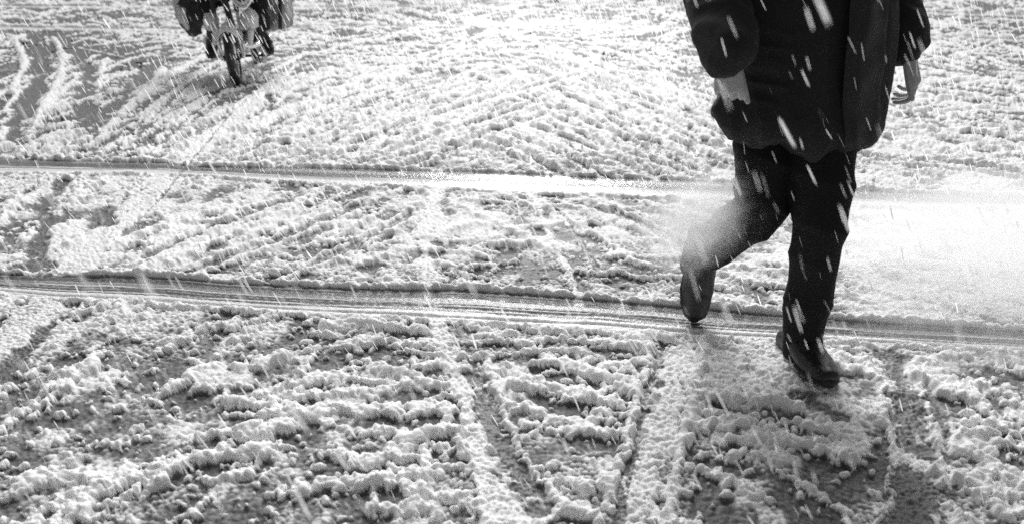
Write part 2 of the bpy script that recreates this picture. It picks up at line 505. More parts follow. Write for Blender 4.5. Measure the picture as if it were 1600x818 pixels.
bank(T1a, -200, 1240, 0.0155, 0.012, gaps=((62, 108),))
bank(T1a, 1240, 1800, 0.013, 0.012)
bank(T1b, -200, 1800, 0.014, -0.014, gaps=((20, 84),))
bank(T2a, -200, 1800, 0.016, 0.015, gaps=((262, 300),))
bank(T2b, -200, 1800, 0.015, -0.012, gaps=((225, 272),))
bank(T3a, -200, 1800, 0.04, 0.03); bank(T3b, -200, 1800, 0.035, -0.03)
bank(T4a, -200, 1800, 0.05, 0.03); bank(T4b, -200, 1800, 0.045, -0.03)
for poly, r, off in (
    ([(1108, 528), (1090, 600), (1070, 680), (1048, 760), (1040, 860)], 0.017, 0),
    ([(1018, 560), (990, 640), (975, 720), (950, 800)], 0.012, 0),
    ([(690, 640), (745, 740), (770, 860)], 0.011, 0),
    ([(760, 560), (790, 660), (830, 740), (880, 800)], 0.011, 0),
    ([(1350, 560), (1378, 620), (1398, 700), (1385, 780), (1360, 860)], 0.012, 0),
    ([(1450, 640), (1462, 700), (1470, 760), (1490, 860)], 0.014, 0),
    ([(86, 470), (70, 500), (40, 530), (0, 560)], 0.016, 0),
    ([(255, 110), (235, 140), (205, 165), (180, 195), (160, 220)], 0.03, 0),
    ([(165, 95), (152, 130), (150, 165)], 0.03, 0),
    ([(85, 60), (100, 95), (92, 130), (75, 160), (45, 215)], 0.03, 0),
    ([(20, 60), (40, 100), (18, 150)], 0.03, 0),
    ([(405, 150), (355, 190), (300, 235), (270, 262)], 0.016, 0),
    ([(255, 285), (180, 340), (100, 415)], 0.016, 0)):
    bank(poly, -300, 1900, r, off)
# long continuous folds seen in the picture
folds = [
    ([(150, 355), (210, 345), (290, 330)], .014), ([(190, 420), (300, 405), (395, 372), (460, 345)], .016),
    ([(380, 395), (440, 375), (500, 350), (560, 318)], .014), ([(480, 430), (540, 405), (600, 350)], .012),
    ([(385, 525), (450, 520), (520, 530)], .016), ([(505, 520), (560, 515), (600, 520), (670, 522)], .018),
    ([(300, 618), (350, 605), (420, 600), (470, 590)], .016), ([(260, 665), (330, 640), (430, 640), (520, 655)], .017),
    ([(320, 690), (400, 680), (470, 678)], .015), ([(240, 760), (300, 730), (320, 725)], .02),
    ([(30, 770), (90, 735), (140, 720)], .018), ([(40, 620), (110, 590), (150, 575)], .017),
    ([(740, 560), (800, 555), (860, 550), (930, 560)], .014), ([(790, 580), (860, 575), (920, 568)], .016),
    ([(780, 600), (830, 620), (900, 630)], .013), ([(750, 530), (790, 540), (850, 536)], .012),
    ([(940, 540), (985, 530), (1010, 545)], .014), ([(920, 650), (980, 648), (1010, 655)], .012),
    ([(1105, 640), (1160, 630), (1210, 640), (1250, 655)], .02), ([(1110, 690), (1180, 688), (1240, 700), (1330, 705)], .018),
    ([(1100, 580), (1160, 575), (1200, 590)], .018), ([(1420, 590), (1480, 620), (1560, 650), (1600, 660)], .016),
    ([(1420, 570), (1500, 565), (1600, 580)], .017), ([(1480, 690), (1560, 690), (1640, 700)], .018), ([(1480, 760), (1560, 750), (1640, 775)], .018),
    ([(560, 770), (620, 760), (700, 775), (750, 800)], .02), ([(600, 700), (660, 690), (720, 680)], .018),
    ([(705, 340), (760, 330), (800, 335)], .013), ([(700, 380), (770, 375), (830, 385)], .014), ([(720, 420), (800, 412), (860, 425)], .014),
    ([(900, 440), (960, 430), (1010, 440)], .013), ([(930, 350), (1000, 360), (1060, 375)], .012), ([(900, 390), (980, 400), (1050, 405)], .012),
    ([(860, 225), (920, 255), (985, 275)], .018), ([(930, 205), (1000, 245), (1070, 272)], .016), ([(820, 235), (860, 262), (900, 278)], .02),
    ([(980, 160), (1040, 195), (1100, 220)], .018), ([(720, 215), (780, 190), (850, 160)], .02), ([(640, 225), (720, 195), (800, 150)], .018),
    ([(520, 240), (600, 215), (680, 180)], .018), ([(560, 262), (640, 235), (700, 215)], .014), ([(360, 232), (460, 205), (560, 180)], .018),
]
for poly, r in folds:
    bank([(a, b) for a, b in poly], -300, 1900, r, 0.0, jitter=1.5)
for p_ in FAN:
    far_ = max(q[1] for q in p_) < 290
    o_ = 5.5 if far_ else 8
    bank([(a, b - o_) for a, b in p_], -300, 1900, 0.022 if far_ else 0.014, 0.0, jitter=1.0)
    bank([(a, b + o_) for a, b in p_], -300, 1900, 0.020 if far_ else 0.013, 0.0, jitter=1.0)
# long streaks raked across the far half of the road by turning wheels
for k in range(200):
    v = 52 + 205 * rng.random() ** 0.8; u = -150 + 1900 * rng.random()
    if u < 330 and 60 < v < 215 and rng.random() < 0.5: continue
    an = R(angle_at(u, v) * (1.0 if u < 1150 else 0.6) + rng.normal(0, 6)); lp = 60 + 170 * rng.random()
    pts = []
    for t in np.linspace(-.5, .5, 6):
        c = 10 * rng.random() * 0 + 14 * (t * t)
        pts.append((u + math.cos(an) * lp * t, float(np.clip(v - math.sin(an) * lp * t * 0.9 + c, 48, 262))))
    bank(pts, -300, 1900, 0.017 + 0.014 * rng.random(), 0.0, jitter=1.3)
blob_raster(np.array(BX), np.array(BY), np.array(BR), np.array(BZ))
print("lumps", len(BX))
# surface of the lumps: popcorn grains, coarse far away and fine close by
g1 = 1 - np.minimum(worley(GX / 0.016, GY / 0.016, 3) ** 2 * 1.6, 1)
g2 = 1 - np.minimum(worley(GX / 0.008, GY / 0.008, 9) ** 2 * 1.6, 1)
f1 = 1 - sstep(5, 9, GY); f2 = 1 - sstep(2.6, 4.5, GY)
gb = 1 - np.minimum(worley(GX / 0.045, GY / 0.03, 19) ** 2 * 1.5, 1)
onsnow = sstep(0.0, 0.008, H)
Hs = H.copy()      # snow depth before the fine grain is added
open_ground = (1 - np.maximum(bare, band))
# melting rounds everything off a little
def soften(A):
    B = A.copy(); B[1:-1] = 0.25 * A[:-2] + 0.5 * A[1:-1] + 0.25 * A[2:]
    C = B.copy(); C[:, 1:-1] = 0.25 * B[:, :-2] + 0.5 * B[:, 1:-1] + 0.25 * B[:, 2:]
    return C
H = H * (VV < 300) + soften(soften(H)) * (VV >= 300)
g3 = 1 - np.minimum(worley(GX / 0.0125, GY / 0.0125, 29) ** 2 * 1.4, 1)
H = H + (0.0065 * g1 * f1 + 0.0045 * g3 * f2 + 0.0030 * g2 * f2 + 0.0035 * gb * sstep(4, 9, GY)) * (0.35 + 0.65 * onsnow) * (1 - band)
H = H + 0.006 * (fbm(GX * 70, GY * 70, 41, 3) - 0.5) * f1
# far away: broad low drifts
H = H + sstep(10, 22, GY) * 0.03 * (fbm(GX * 1.2, GY * 2.0, 51, 4) - 0.4)
# patches of crushed wet grains between the lumps
mask = sstep(0.50, 0.68, fbm(GX * 6, GY * 6, 63, 3)) * (1 - band) * (1 - bare)
H = np.maximum(H, mask * (-0.002 + 0.009 * g1 + 0.004 * g2) * (GY < 9))
# crushed granular bands
Hg = 0.008 + 0.010 * g1 + 0.004 * g2 + 0.008 * gb * sstep(4, 8, GY) + 0.004 * (fbm(GX * 12, GY * 12, 61, 3) - 0.5)
wg = grain * (1 - 0.0)
H = np.where(wg > 0, H * (1 - wg) + np.maximum(Hg, np.minimum(H, 0.016)) * wg, H)
# swept marks
H = np.minimum(H, H * (1 - bare) + (-0.001 + 0.010 * g1 * sstep(0.5, 0.8, fbm(GX * 25, GY * 25, 71, 2)) + 0.005 * g3 * f2 + 0.003 * g2) * bare)
# wheel ruts: long parallel combed ridges of wet slush
nl = np.where(VV > 380, 30, np.where(VV > 150, 15, 5))
ncell = across * nl + 0.5 * (vnoise(GX * 0.7, across * 2, 81) - 0.5)
fine = sstep(0.42, 0.66, vnoise(ncell, GX * 0.22, 90)) * (0.55 + 0.45 * vnoise(GX * 2.5, ncell, 91))
coarse = sstep(0.35, 0.7, vnoise(ncell * 0.3, GX * 0.15, 92))
breaks = sstep(0.35, 0.6, vnoise(GX * 6, ncell * 0.5, 93))
Hr = 0.001 + 0.0060 * fine * (0.4 + 0.6 * breaks) + 0.006 * coarse + 0.003 * sstep(0.2, 0.8, across) + 0.0015 * g1 * f1
lines = fine
H = H * (1 - band) + Hr * band
# lumps lean and overhang a little: sideways shift that grows with height
kx = (fbm(GX / 0.03, GY / 0.03, 301, 3) - 0.5) * 2; ky = (fbm(GX / 0.03, GY / 0.03, 303, 3) - 0.5) * 2
hh = sstep(0.004, 0.03, H) * (1 - band) * (GY < 12)
snow_me = mesh_grid("snow_cover", GX + kx * 0.010 * hh, GY + (ky * 0.008 - 0.004) * hh, np.maximum(H, -0.02))
Hd = np.where(grain > 0.3, H, np.minimum(H, Hs + 0.0035 * g1 + 0.003 * mask))
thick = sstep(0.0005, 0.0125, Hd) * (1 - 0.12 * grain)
thick = thick * (1 - band) + band * (0.06 + 0.62 * fine * (0.4 + 0.6 * breaks) * (0.6 + 0.4 * sstep(0.2, 0.7, across)) + 0.16 * coarse + 0.42 * sstep(0.4, 0.9, across))  # reflections of the wet grooves painted as whiter ridge lines, lower side paler
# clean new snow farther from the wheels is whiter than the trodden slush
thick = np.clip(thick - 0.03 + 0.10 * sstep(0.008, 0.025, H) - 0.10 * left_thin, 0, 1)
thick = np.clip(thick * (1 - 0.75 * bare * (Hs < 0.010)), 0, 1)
wet = np.clip(0.05 + 0.25 * sstep(0.012, 0.0, H) * (GY < 8) + 0.75 * band + 0.3 * bare + 0.2 * grain, 0, 1)
for nm, arr in (("thick", thick), ("wet", wet)):
    at = snow_me.attributes.new(nm, 'FLOAT', 'POINT')
    at.data.foreach_set("value", arr.astype(np.float32).ravel())
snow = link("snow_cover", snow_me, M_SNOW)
tag(snow, "clumped wet snow and slush covering the road, cut by wheel tracks", kind="structure")

# ------------------------------------------------------------------ mesh tools for figures and vehicle
from mathutils import noise as mnoise

def ring_mesh(bm, rings, seg=20, cap=True):
    """rings: list of (centre, side vector * half width, front vector * half depth)"""
    vs_ = []
    for c, a, b in rings:
        vs_.append([bm.verts.new(c + a * math.cos(2 * math.pi * k / seg) + b * math.sin(2 * math.pi * k / seg)) for k in range(seg)])
    for r0, r1 in zip(vs_[:-1], vs_[1:]):
        for k in range(seg):
            bm.faces.new((r0[k], r0[(k + 1) % seg], r1[(k + 1) % seg], r1[k]))
    if cap:
        bm.faces.new(vs_[0][::-1]); bm.faces.new(vs_[-1])

def limb(bm, pts, radii, seg=16, front=Vector((0, -1, 0)), flat=None, sub=5):
    """tapered limb through pts with rounded ends; flat = depth/width ratio"""
    pts = [Vector(p) for p in pts]
    P2, R2, F2 = [], [], []
    flat = flat or [1.0] * len(pts)
    for i in range(len(pts) - 1):
        p0 = pts[max(i - 1, 0)]; p1 = pts[i]; p2 = pts[i + 1]; p3 = pts[min(i + 2, len(pts) - 1)]
        for k in range(sub):
            t = k / sub
            P2.append(0.5 * ((2 * p1) + (p2 - p0) * t + (2 * p0 - 5 * p1 + 4 * p2 - p3) * t * t + (3 * p1 - p0 - 3 * p2 + p3) * t ** 3))
            R2.append(radii[i] + (radii[i + 1] - radii[i]) * t); F2.append(flat[i] + (flat[i + 1] - flat[i]) * t)
    P2.append(pts[-1]); R2.append(radii[-1]); F2.append(flat[-1])
    rings = []
    n = len(P2)
    def frame(i):
        d = (P2[min(i + 1, n - 1)] - P2[max(i - 1, 0)]).normalized()
        a = d.cross(front)
        if a.length < 0.2: a = d.cross(Vector((1, 0, 0)))
        a.normalize(); b = a.cross(d).normalized()
        return d, a, b
    d, a, b = frame(0)
    for q in (0.96, 0.8, 0.45):
        rings.append((P2[0] - d * R2[0] * q * min(1, F2[0]), a * R2[0] * math.sqrt(1 - q * q), b * R2[0] * F2[0] * math.sqrt(1 - q * q)))
    for i in range(n):
        d, a, b = frame(i)
        rings.append((P2[i], a * R2[i], b * R2[i] * F2[i]))
    for q in (0.45, 0.8, 0.96):
        rings.append((P2[-1] + d * R2[-1] * q * min(1, F2[-1]), a * R2[-1] * math.sqrt(1 - q * q), b * R2[-1] * F2[-1] * math.sqrt(1 - q * q)))
    ring_mesh(bm, rings, seg)

def ball(bm, c, rx, ry, rz, rot=None, seg=16):
    m = Matrix.Translation(c) @ (rot or Matrix.Identity(4)) @ Matrix.Diagonal((rx, ry, rz, 1))
    bmesh.ops.create_uvsphere(bm, u_segments=seg, v_segments=seg // 2 + 2, radius=1, matrix=m)

def fuse(bm, voxel, smooth=2, disp=None, name="mesh"):
    """union of the closed shells as one continuous surface, with optional displacement along the normal"""
    bmesh.ops.recalc_face_normals(bm, faces=bm.faces)
    me = bpy.data.meshes.new(name + "_src"); bm.to_mesh(me); bm.free()
    ob = bpy.data.objects.new(name + "_src", me); COL.objects.link(ob)
    md = ob.modifiers.new("r", 'REMESH'); md.mode = 'VOXEL'; md.voxel_size = voxel
    sm = ob.modifiers.new("s", 'SMOOTH'); sm.iterations = smooth; sm.factor = 0.5
    dg = bpy.context.evaluated_depsgraph_get(); dg.update()
    out = bpy.data.meshes.new_from_object(ob.evaluated_get(dg)); out.name = name
    bpy.data.objects.remove(ob); bpy.data.meshes.remove(me)
    if disp:
        n = len(out.vertices)
        co = np.empty(n * 3, np.float32); out.vertices.foreach_get("co", co); co = co.reshape(-1, 3)
        no = np.array([v.normal[:] for v in out.vertices], np.float32)
        d = disp(co, no).astype(np.float32)
        out.vertices.foreach_set("co", (co + no * d[:, None]).ravel()); out.update()
    return out

def tube(bm, pts, r, seg=10, sub=4):
    limb(bm, pts, [r] * len(pts) if not isinstance(r, (list, tuple)) else r, seg=seg, sub=sub)

def bm_obj(name, bm, mat, parent, smooth=True):
    bmesh.ops.recalc_face_normals(bm, faces=bm.faces)
    me = bpy.data.meshes.new(name); bm.to_mesh(me); bm.free()
    return link(name, me, mat, parent, smooth)

# cloth folds
def wrinkles(co, amp=0.008, s=(7, 7, 18), seed=0.0, ridged=True):
    x = co[:, 0] * s[0] + seed; y = co[:, 1] * s[1]; z = co[:, 2] * s[2]
    a = vnoise(x + y * 0.7, z + 0.4 * x, 11 + int(seed)); b = vnoise(x * 2.1 - y, z * 1.9, 12 + int(seed)); c = vnoise(x * 4.3 + y * 3, z * 4 + y * 2, 13 + int(seed))
    if ridged: a = 1 - np.abs(2 * a - 1) * 1.3
    return amp * (a + 0.45 * b + 0.2 * c - 0.8)

# ------------------------------------------------------------------ materials of the figures and the motorbike
M_COAT = simple_mat("dark_coat_cloth", 0.018, 0.042, 0.85, 260, 0.8, 0.0012, sheen=0.08, spec=0.2)
M_TROUSER = simple_mat("black_trouser_cloth", 0.012, 0.03, 0.9, 300, 0.6, 0.001, spec=0.15)
M_SKIN = simple_mat("skin", 0.42, 0.55, 0.5, 60, 0.35, 0.001)
M_SHOE = simple_mat("wet_shoe_leather", 0.008, 0.022, 0.45, 90, 0.5, 0.001)
M_SOLE = simple_mat("shoe_sole_rubber", 0.012, 0.03, 0.7, 60)
M_HAIR = simple_mat("hair", 0.015, 0.04, 0.6, 120, 0.8, 0.003, vec_scale=(1, 1, 0.1))
M_RUBBER = simple_mat("tyre_rubber", 0.012, 0.03, 0.5, 60, 0.5, 0.002)
M_CHROME = simple_mat("chrome", 0.7, 0.85, 0.16, 30, 0.1, 0.001, metallic=1.0)
M_SHIELD = simple_mat("pale_plastic_shield", 0.62, 0.75, 0.45, 25, 0.2, 0.001)
M_FENDER = simple_mat("light_painted_fender", 0.75, 0.9, 0.3, 25, 0.2, 0.001)
M_ENGINE = simple_mat("grimy_dark_metal", 0.02, 0.07, 0.45, 50, 0.5, 0.002, metallic=0.5)
M_BAG_DARK = simple_mat("grey_bag_cloth", 0.24, 0.40, 0.8, 40, 0.9, 0.006)
M_SACK = simple_mat("dark_sack_cloth", 0.02, 0.05, 0.8, 40, 0.8, 0.004)
M_SACK_PALE = simple_mat("pale_plastic_sheet", 0.5, 0.7, 0.4, 30, 0.6, 0.004)
M_LENS = simple_mat("lamp_glass", 0.5, 0.6, 0.1, 30, 0.1, 0.001)

# ------------------------------------------------------------------ the pedestrian, walking towards the camera
PED = P(1235, 560, 2.6); PED.z = 0
ped = thing("person", PED, "walking person in long dark coat and black trousers crossing the snowy road, arms hanging", "person")
YB = 2.60
hipF, kneeF, ankF = P(1272, 92, 2.60), P(1280, 345, 2.44), P(1247, 528, 2.47)
hipR, kneeR, ankR = P(1200, 92, 2.64), P(1192, 315, 2.54), P(1088, 392, 2.80)
shL, elL, wrL = P(1152, -188, 2.62), P(1116, -8, 2.58), P(1138, 92, 2.37)
shR, elR, wrR = P(1382, -188, 2.62), P(1392, -10, 2.70), P(1419, 84, 2.58)
chest = P(1270, -170, 2.62); waist = P(1250, -20, 2.62); neck = P(1268, -238, 2.62)
toeF = P(1298, 596, 2.24); toeF.z = 0.03; ballF = Vector(((ankF.x * .35 + toeF.x * .65), (ankF.y * .35 + toeF.y * .65), 0.045))
toeR = P(1084, 478, 2.74)
up = Vector((0, 0, 1))

def finger(bm, base, d0, bend_axis, lens, r, curls):
    pts = [base]; d = d0.normalized(); p = base.copy()
    for L, c in zip(lens, curls):
        d = (Matrix.Rotation(c, 3, bend_axis) @ d).normalized()
        p = p + d * L; pts.append(p.copy())
    limb(bm, pts, [r, r * 0.97, r * 0.9, r * 0.78][:len(pts)], seg=10, sub=3)

def hand(bm, wrist, down, side, palm_n, curl, spread=0.0, thumb_curl=0.3):
    """down: wrist to knuckles; side: from the little finger to the thumb; palm_n: the way the palm faces"""
    down = down.normalized(); side = (side - down * side.dot(down)).normalized(); palm_n = down.cross(side) * (1 if down.cross(side).dot(palm_n) > 0 else -1)
    L = 0.088
    rings = []
    for t, w, th in ((0.0, .027, .021), (.25, .032, .019), (.6, .040, .016), (.9, .042, .014), (1.0, .040, .013)):
        rings.append((wrist + down * L * t + side * 0.003 * t, side * w, palm_n * th))
    ring_mesh(bm, rings, 14)
    ax = down.cross(palm_n)
    for k, (o, ln, r) in enumerate(((-.031, .80, .0075), (-.011, .95, .0083), (.010, 1.0, .0088), (.031, .93, .0087))):
        base = wrist + down * (L * (0.96 if k else 0.90)) + side * o
        c = curl * (1 + 0.08 * (3 - k))
        finger(bm, base, down + side * o * spread * 8, ax, (.043 * ln, .027 * ln, .021 * ln), r, (c * 0.75, c * 1.1, c * 0.7))
    tb = wrist + down * L * 0.28 + side * 0.026 + palm_n * 0.008
    finger(bm, tb, (down * 1.0 + side * 0.22 + palm_n * 0.12), side.cross(palm_n).normalized() * 1.0, (.040, .032, .025), .0105, (0, -thumb_curl * 0.9, -thumb_curl))

def head_shell(bm, c, f, s):
    """c = centre of the skull, f = forward, s = side"""
    ball(bm, c + up * 0.015, 0.076, 0.095, 0.10, seg=20)
    ball(bm, c - up * 0.055 + f * 0.022, 0.058, 0.066, 0.062, seg=16)
    limb(bm, [c + f * 0.088 + up * 0.005, c + f * 0.112 - up * 0.028], [.008, .013], seg=8)
    ball(bm, c + f * 0.082 - up * 0.063, 0.024, 0.010, 0.006, seg=10)
    ball(bm, c + f * 0.083 - up * 0.076, 0.020, 0.010, 0.007, seg=10)
    for k in (-1, 1):
        ball(bm, c + s * 0.078 * k - up * 0.012, 0.010, 0.018, 0.030, seg=10)
        ball(bm, c + s * 0.032 * k + f * 0.082 + up * 0.022, 0.018, 0.012, 0.007, seg=8)

def body_mesh(bm, J, f):
    """J: joints"""
    s = up.cross(f).normalized()
    limb(bm, [J['hipF'] * .5 + J['hipR'] * .5 + up * .04, J['waist'], J['chest'], J['neck'] - up * .03], [.11, .12, .15, .08], flat=[.7, .66, .6, .8], seg=20, front=f)
    limb(bm, [J['neck'] - up * .06, J['neck'] + up * .08], [.058, .055], seg=14)
    for a, b, c in (('hipF', 'kneeF', 'ankF'), ('hipR', 'kneeR', 'ankR')):
        H_, K_, A_ = J[a], J[b], J[c]
        limb(bm, [H_, (H_ + K_) / 2, K_, K_ * .65 + A_ * .35, A_], [.075, .060, .042, .040, .032], seg=16)
    for sh, el, wr in (('shL', 'elL', 'wrL'), ('shR', 'elR', 'wrR')):
        limb(bm, [J['chest'] * .4 + J[sh] * .6, J[sh], (J[sh] + J[el]) / 2, J[el], J[el] * .6 + J[wr] * .4, J[wr]], [.07, .06, .046, .039, .038, .026], seg=14)

f_ped = Vector((0.35, -0.93, 0)).normalized()
J = dict(hipF=hipF, hipR=hipR, kneeF=kneeF, kneeR=kneeR, ankF=ankF, ankR=ankR, waist=waist, chest=chest, neck=neck,
         shL=shL, elL=elL, wrL=wrL, shR=shR, elR=elR, wrR=wrR)
bm = bmesh.new()
body_mesh(bm, J, f_ped)
headc = neck + up * 0.15 + f_ped * 0.03
head_shell(bm, headc, f_ped, up.cross(f_ped))
# feet inside the shoes
limb(bm, [ankF, ankF * .55 + ballF * .45], [.034, .028], seg=12); limb(bm, [ankR, toeR], [.035, .025], seg=12)
# near hand: loosely closed, back of the hand to the camera, thumb hanging beside it
hand(bm, wrL, Vector((0.10, 0.0, -1)), Vector((1, -0.25, 0)), Vector((0.2, 1, 0)), 1.15, 0.0, 0.15)
# far hand: relaxed, fingers hanging
hand(bm, wrR, Vector((0.42, -0.1, -1)), Vector((-0.5, -0.85, 0)), Vector((-1, 0.6, 0)), 0.75, 0.2, 0.2)
me = fuse(bm, 0.0035, 2, name="body")
link("body", me, M_SKIN, ped)

# hair
bm = bmesh.new(); ball(bm, headc + up * .035 - f_ped * .018, .088, .104, .092, seg=24)
ball(bm, headc - up * .03 - f_ped * .045, .075, .06, .08, seg=20)
link("hair", fuse(bm, 0.006, 2, lambda c, n: 0.004 * (vnoise(c[:, 0] * 90, c[:, 2] * 20 + c[:, 1] * 40, 3) - .5), "hair"), M_HAIR, ped)

# trousers: two legs joined at the seat
bm = bmesh.new()
limb(bm, [P(1236, 60, 2.62), P(1236, 130, 2.62)], [.17, .16], flat=[.75, .75], seg=24)
def pxm(p):  # pixels per metre at a point
    return F_PX / (p.y * math.cos(PITCH) - (p.z - CAM_H) * math.sin(PITCH))
def px_limb(bm, rows, **kw):
    pts = [P(u, v, y) for u, v, y, w in rows]
    limb(bm, pts, [w / 2 / pxm(p) for p, (u, v, y, w) in zip(pts, rows)], **kw)
px_limb(bm, [(1270, 110, 2.60, 112), (1283, 210, 2.54, 104), (1285, 290, 2.48, 94), (1281, 350, 2.44, 84), (1271, 420, 2.46, 76), (1262, 480, 2.46, 68), (1254, 542, 2.44, 58)], seg=24)
px_limb(bm, [(1205, 110, 2.64, 118), (1199, 210, 2.60, 104), (1195, 290, 2.55, 92), (1186, 328, 2.55, 84), (1150, 355, 2.63, 76), (1112, 385, 2.72, 70), (1086, 410, 2.78, 50)], seg=24)
def tr_disp(c, n):
    low = np.clip((0.35 - c[:, 2]) / 0.3, 0, 1)
    return wrinkles(c, 0.012, (6, 6, 8), 2.0) + low * 0.010 * (fbm(c[:, 0] * 16 + c[:, 1] * 9, c[:, 2] * 26, 4, 3) - .5)
link("trousers", fuse(bm, 0.006, 3, tr_disp, "trousers"), M_TROUSER, ped)

# shoes: heel, instep and toe box, with a sole
def shoe(ank, ball_, toe, upv, name):
    d = (toe - ank); d -= upv * d.dot(upv); d.normalize()
    heel = ank - d * 0.055 - upv * (ank - toe).dot(upv) * 1.0
    heel = heel + upv * 0.012
    b2 = heel + d * 0.18 + upv * 0.002; t2 = heel + d * 0.26
    b = bmesh.new()
    limb(b, [ank + upv * .035 - d * .01, ank - upv * .01, heel + upv * .03 + d * .02], [.046, .044, .040], seg=16)
    limb(b, [heel + upv * .025, heel + d * .09 + upv * .038, b2 + upv * .018, t2 + upv * .010], [.044, .050, .054, .040], flat=[1, .95, .62, .6], seg=18, front=upv)
    s = d.cross(upv)
    for k in (.075, .10, .125, .15):     # laces
        limb(b, [heel + d * k + upv * (.082 - k * .17) - s * .018, heel + d * k + upv * (.088 - k * .17), heel + d * k + upv * (.082 - k * .17) + s * .018], [.004] * 3, seg=6)
    m = fuse(b, 0.0035, 1, lambda c, n: 0.0025 * (vnoise(c[:, 0] * 60, c[:, 2] * 60 + c[:, 1] * 50, 6) - .5), name)
    o = link(name, m, M_SHOE, ped)
    b = bmesh.new()
    rings = []
    for t, w in ((-.030, .012), (-.022, .030), (0, .037), (.05, .034), (.11, .042), (.18, .054), (.23, .050), (.27, .034), (.29, .010)):
        rings.append((heel + d * t - upv * 0.004, s * w, upv * 0.011))
    ring_mesh(b, rings, 16)
    bm_obj("shoe_sole", b, M_SOLE, o)
    return o
shoe(ankF, ballF, toeF, (up + Vector((0.0, 0.1, 0))).normalized(), "shoe")
dR = (toeR - ankR).normalized(); upR = (Vector((0.15, -1, 0.35)) - dR * Vector((0.15, -1, 0.35)).dot(dR)).normalized()
shoe(ankR, toeR, toeR, upR, "shoe")

# coat: skirt and torso, sleeves, collar
bm = bmesh.new()
rows = [  # v, left u, right u, depth y, half depth
    (-262, 1225, 1312, 2.63, .075), (-235, 1195, 1345, 2.63, .10), (-205, 1148, 1390, 2.63, .12), (-150, 1138, 1398, 2.62, .13), (-60, 1142, 1398, 2.60, .13), (0, 1142, 1397, 2.58, .13),
    (60, 1142, 1394, 2.57, .13), (110, 1135, 1391, 2.56, .135), (145, 1122, 1387, 2.55, .14), (172, 1110, 1384, 2.54, .145), (188, 1109, 1380, 2.54, .145), (203, 1122, 1376, 2.54, .14), (215, 1142, 1366, 2.54, .13), (223, 1165, 1345, 2.54, .11)]
rings = []
for v, ul, ur, y, hd in rows:
    a = P(ul, v, y); b = P(ur, v, y)
    rings.append(((a + b) / 2, (b - a) / 2, Vector((0, -hd, 0))))
ring_mesh(bm, rings, 40)
limb(bm, [shL - Vector((-.03, 0, 0)), shL, (shL + elL) / 2, elL, elL * .45 + wrL * .55, wrL + up * .020], [.085, .082, .080, .080, .074, .062], seg=22)
limb(bm, [shR - Vector((.03, 0, 0)), shR, (shR + elR) / 2, elR, P(1412, 50, 2.64), P(1411, 82, 2.60)], [.085, .078, .064, .058, .060, .042], seg=22)
limb(bm, [P(1420, 34, 2.66), P(1430, 66, 2.62)], [.038, .030], seg=16)
def coat_disp(c, n):
    d = wrinkles(c, 0.024, (6, 5, 3.2), 5.0)
    d += 0.009 * (np.abs(2 * vnoise(c[:, 0] * 14 + c[:, 2] * 4, c[:, 2] * 1.6 + 3, 23) - 1) * -1 + .5) * sstep(1.2, .7, c[:, 2])
    sl_ = sstep(.15, .20, np.abs(c[:, 0] - PED.x - .02))
    k_ = vnoise(c[:, 2] * 17 + c[:, 0] * 9 + 3 * vnoise(c[:, 1] * 8, c[:, 2] * 5, 7), c[:, 0] * 5 + c[:, 1] * 4, 31)
    d += sl_ * 0.014 * (0.6 - np.abs(2 * k_ - 1) * 1.3)
    d += 0.0025 * (vnoise(c[:, 0] * 70, c[:, 2] * 70 + c[:, 1] * 50, 33) - .5)
    return d
coat_me = fuse(bm, 0.006, 3, coat_disp, "coat")
for v_ in coat_me.vertices:          # the hem sags unevenly
    w_ = max(0.0, min(1.0, (0.86 - v_.co.z) / 0.14))
    if w_ > 0: v_.co.z += w_ * 0.035 * mnoise.noise(Vector((v_.co.x * 9, v_.co.y * 9, 1.7))) + w_ * 0.012 * mnoise.noise(Vector((v_.co.x * 30, v_.co.y * 30, 5)))
link("coat", coat_me, M_COAT, ped)
# the open front of the coat hangs as a second layer whose edge runs down from the waist
def sheet(rows, thick, mat, name, parent, wob=0.006):
    """rows: list of rows of world points -> a cloth panel with thickness"""
    b = bmesh.new(); n = len(rows); m = len(rows[0])
    fr, bk = [], []
    for i, row in enumerate(rows):
        fr.append([b.verts.new(p + Vector((0, -1, 0)) * (thick / 2 + wob * (mnoise.noise(p * 14) ))) for p in row])
        bk.append([b.verts.new(p + Vector((0, 1, 0)) * (thick / 2 - wob * (mnoise.noise(p * 14)))) for p in row])
    for i in range(n - 1):
        for j in range(m - 1):
            b.faces.new((fr[i][j], fr[i][j + 1], fr[i + 1][j + 1], fr[i + 1][j])); b.faces.new((bk[i][j], bk[i + 1][j], bk[i + 1][j + 1], bk[i][j + 1]))
    for i in range(n - 1):
        b.faces.new((fr[i][0], fr[i + 1][0], bk[i + 1][0], bk[i][0])); b.faces.new((fr[i][-1], bk[i][-1], bk[i + 1][-1], fr[i + 1][-1]))
    for j in range(m - 1):
        b.faces.new((fr[0][j], bk[0][j], bk[0][j + 1], fr[0][j + 1])); b.faces.new((fr[-1][j], fr[-1][j + 1], bk[-1][j + 1], bk[-1][j]))
    return bm_obj(name, b, mat, parent)
M_COAT_LIT = simple_mat("lit_coat_cloth", 0.03, 0.055, 0.85, 240, 0.8, 0.0015, sheen=0.1, spec=0.2)  # coat cloth made paler: the light on the flap is in its colour
rows = []
